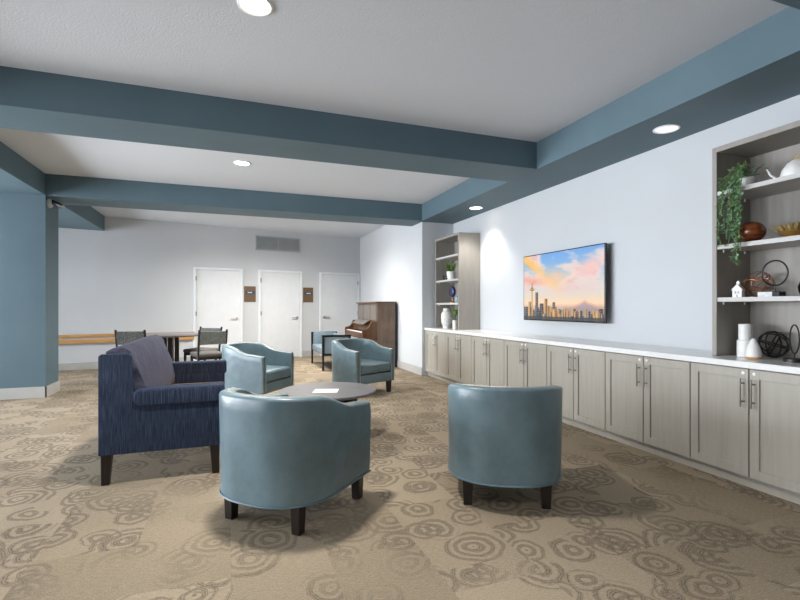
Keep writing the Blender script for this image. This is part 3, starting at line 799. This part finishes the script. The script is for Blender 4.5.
# ------------------------------------------------------------------ things on the far bookcase
def potplant(name, label, u, X, z, pr, leafmat, hh, n, seed):
    o = thing(name, label, 'plant', (X, spot(u, X), z)); 
    MB().lathe(pr).build('pot', M['ceramic'], o, True); f = MB(); rr = random.Random(seed); zt = pr[-1][1]
    for k in range(n):
        a = rr.uniform(0, 6.28); t = rr.uniform(.1, .6)
        f.leaf((.02*math.cos(a), .02*math.sin(a), zt), (math.cos(a)*t, math.sin(a)*t, 1), (-math.sin(a), math.cos(a), .1), hh*rr.uniform(.6, 1.), .034)
    f.build('leaves', leafmat, o); return o
potplant('potted_plant', 'spiky green plant in a white pot on the far bookcase second shelf', 451, 3.64, SH[1]+.034, [(0, 0), (.06, 0), (.078, .13), (.08, .15), (.07, .15), (.068, .135), (0, .135)], M['leaf2'], .21, 40, 2)
o = thing('blue_disc_ornament', 'dark blue glazed disc on a small stand on the far bookcase shelf', 'ornament', (3.62, spot(452.5, 3.62), SH[2]+.034))
MB().sphere((0, 0, .19), .095, (.5, 1., 1.), 24, 16).build('disc', M['bluegl'], o, True)
MB().lathe([(0, 0), (.045, 0), (.04, .015), (.012, .03), (.01, .1), (0, .1)]).build('stand', M['copper'], o, True)
tag(MB().lathe([(0, 0), (.035, 0), (.05, .04), (.045, .09), (.02, .115), (.018, .13), (0, .13)]).build('small_vase', M['tealgl'], None, True, (3.57, spot(457.5, 3.57), SH[2]+.034)), 'small pale teal vase beside the blue disc ornament', 'vase')
tag(MB().lathe([(0, 0), (.035, 0), (.045, .05), (.04, .09), (.036, .09), (.04, .05), (.03, .006), (0, .006)]).build('glass_votive', M['glass'], None, True, (3.64, spot(445, 3.64), SH[1]+.034)), 'small clear glass votive left of the spiky potted plant', 'candle holder')
tag(MB().lathe([(0, 0), (.06, 0), (.065, .02), (.068, .05), (.09, .09), (.096, .17), (.092, .25), (.07, .29), (.058, .30), (.058, .345), (.062, .35), (.05, .35), (.048, .3), (0, .28)], n=32).build('patterned_vase', M['vasepat'], None, True, (3.60, spot(446.5, 3.60), ZT)), 'large white vase with grey markings on the worktop under the far bookcase', 'vase')
o = thing('stem_vase', 'slim white vase holding green stems beside the patterned vase', 'vase', (3.57, spot(455, 3.57), ZT))
MB().lathe([(0, 0), (.042, 0), (.042, .15), (.036, .15), (.034, .02), (0, .02)]).build('body', M['ceramic'], o, True)
f = MB(); st_ = MB(); rr = random.Random(8)
for k in range(9):
    a = rr.uniform(0, 6.28); tip = Vector((.05*math.cos(a), (.05)*math.sin(a), rr.uniform(.26, .35)))
    st_.tube([(0, 0, .1), (tip.x*.4, tip.y*.4, .24), tip], .003, 5)
    for q in range(6):
        p = Vector((0, 0, .18)).lerp(tip, rr.uniform(.3, 1)); f.leaf(p, (rr.uniform(-1, 1), rr.uniform(-1, 1), rr.uniform(0, 1)), (0, 0, 1), .06, .03)
st_.build('stem', M['leaf'], o); f.build('leaves', M['leaf2'], o)

# ------------------------------------------------------------------ light
wd = bpy.data.worlds.new('daylight'); bpy.context.scene.world = wd; wd.use_nodes = True
bg = wd.node_tree.nodes['Background']; bg.inputs[0].default_value = (.90, .95, 1., 1); bg.inputs[1].default_value = 3.
def area(name, loc, rot, sx, sy, e, col=(.97, .985, 1.)):
    d = bpy.data.lights.new(name, 'AREA'); d.shape = 'RECTANGLE'; d.size = sx; d.size_y = sy; d.energy = e; d.color = col
    o = bpy.data.objects.new(name, d); C.objects.link(o); o.location = loc; o.rotation_euler = rot; return o
for (a, b), en in zip(wins, (60, 150, 250, 210)):  # the last area light serves the added back bay window
    area('window_daylight', (XL-.25, (a+b)/2, (Z0+Z1)/2), (0, R(-90), 0), Z1-Z0, b-a, en*(b-a)/2)
for loc, lab, on in lights + [((.13, 9.2, ZC), '', 1), ((1.5, 9.6, ZC), '', 1), ((.139, -.6, ZC), '', 1)]:  # spots appended here have no fixture: unseen fill added to brighten the room
    if not on: continue
    d = bpy.data.lights.new('downlight_or_fill_spot', 'SPOT'); hi = loc[2] > 3; bk = loc[1] > 8; d.energy = (270 if bk else 320 if loc[1] > 5 else 230) if hi else 60; d.spot_size = R(165 if bk else 140 if hi else 100); d.spot_blend = 1. if hi else .6
    d.shadow_soft_size = .14; d.color = (1., .955, .89); o = bpy.data.objects.new('downlight_or_fill_spot', d); C.objects.link(o); o.location = (loc[0], loc[1], loc[2]-.02)

# ------------------------------------------------------------------ camera
cd = bpy.data.cameras.new('camera'); cam = bpy.data.objects.new('camera', cd); C.objects.link(cam)
cd.sensor_fit = 'HORIZONTAL'; cd.sensor_width = 36.; cd.lens = 36.*F/800; cd.shift_y = (HOR-300)/800; cd.clip_start = .05
cam.location = (0, 0, CAMH); cam.rotation_euler = (R(90), 0, -TH); bpy.context.scene.camera = cam
sc = bpy.context.scene
sc.view_settings.view_transform = 'Standard'; sc.view_settings.look = 'None'; sc.view_settings.gamma = 1.
sc.view_settings.exposure = 1.05
sc.cycles.use_denoising = True; sc.cycles.max_bounces = 10; sc.cycles.diffuse_bounces = 6; sc.cycles.transparent_max_bounces = 12
sc.cycles.sample_clamp_indirect = 8.
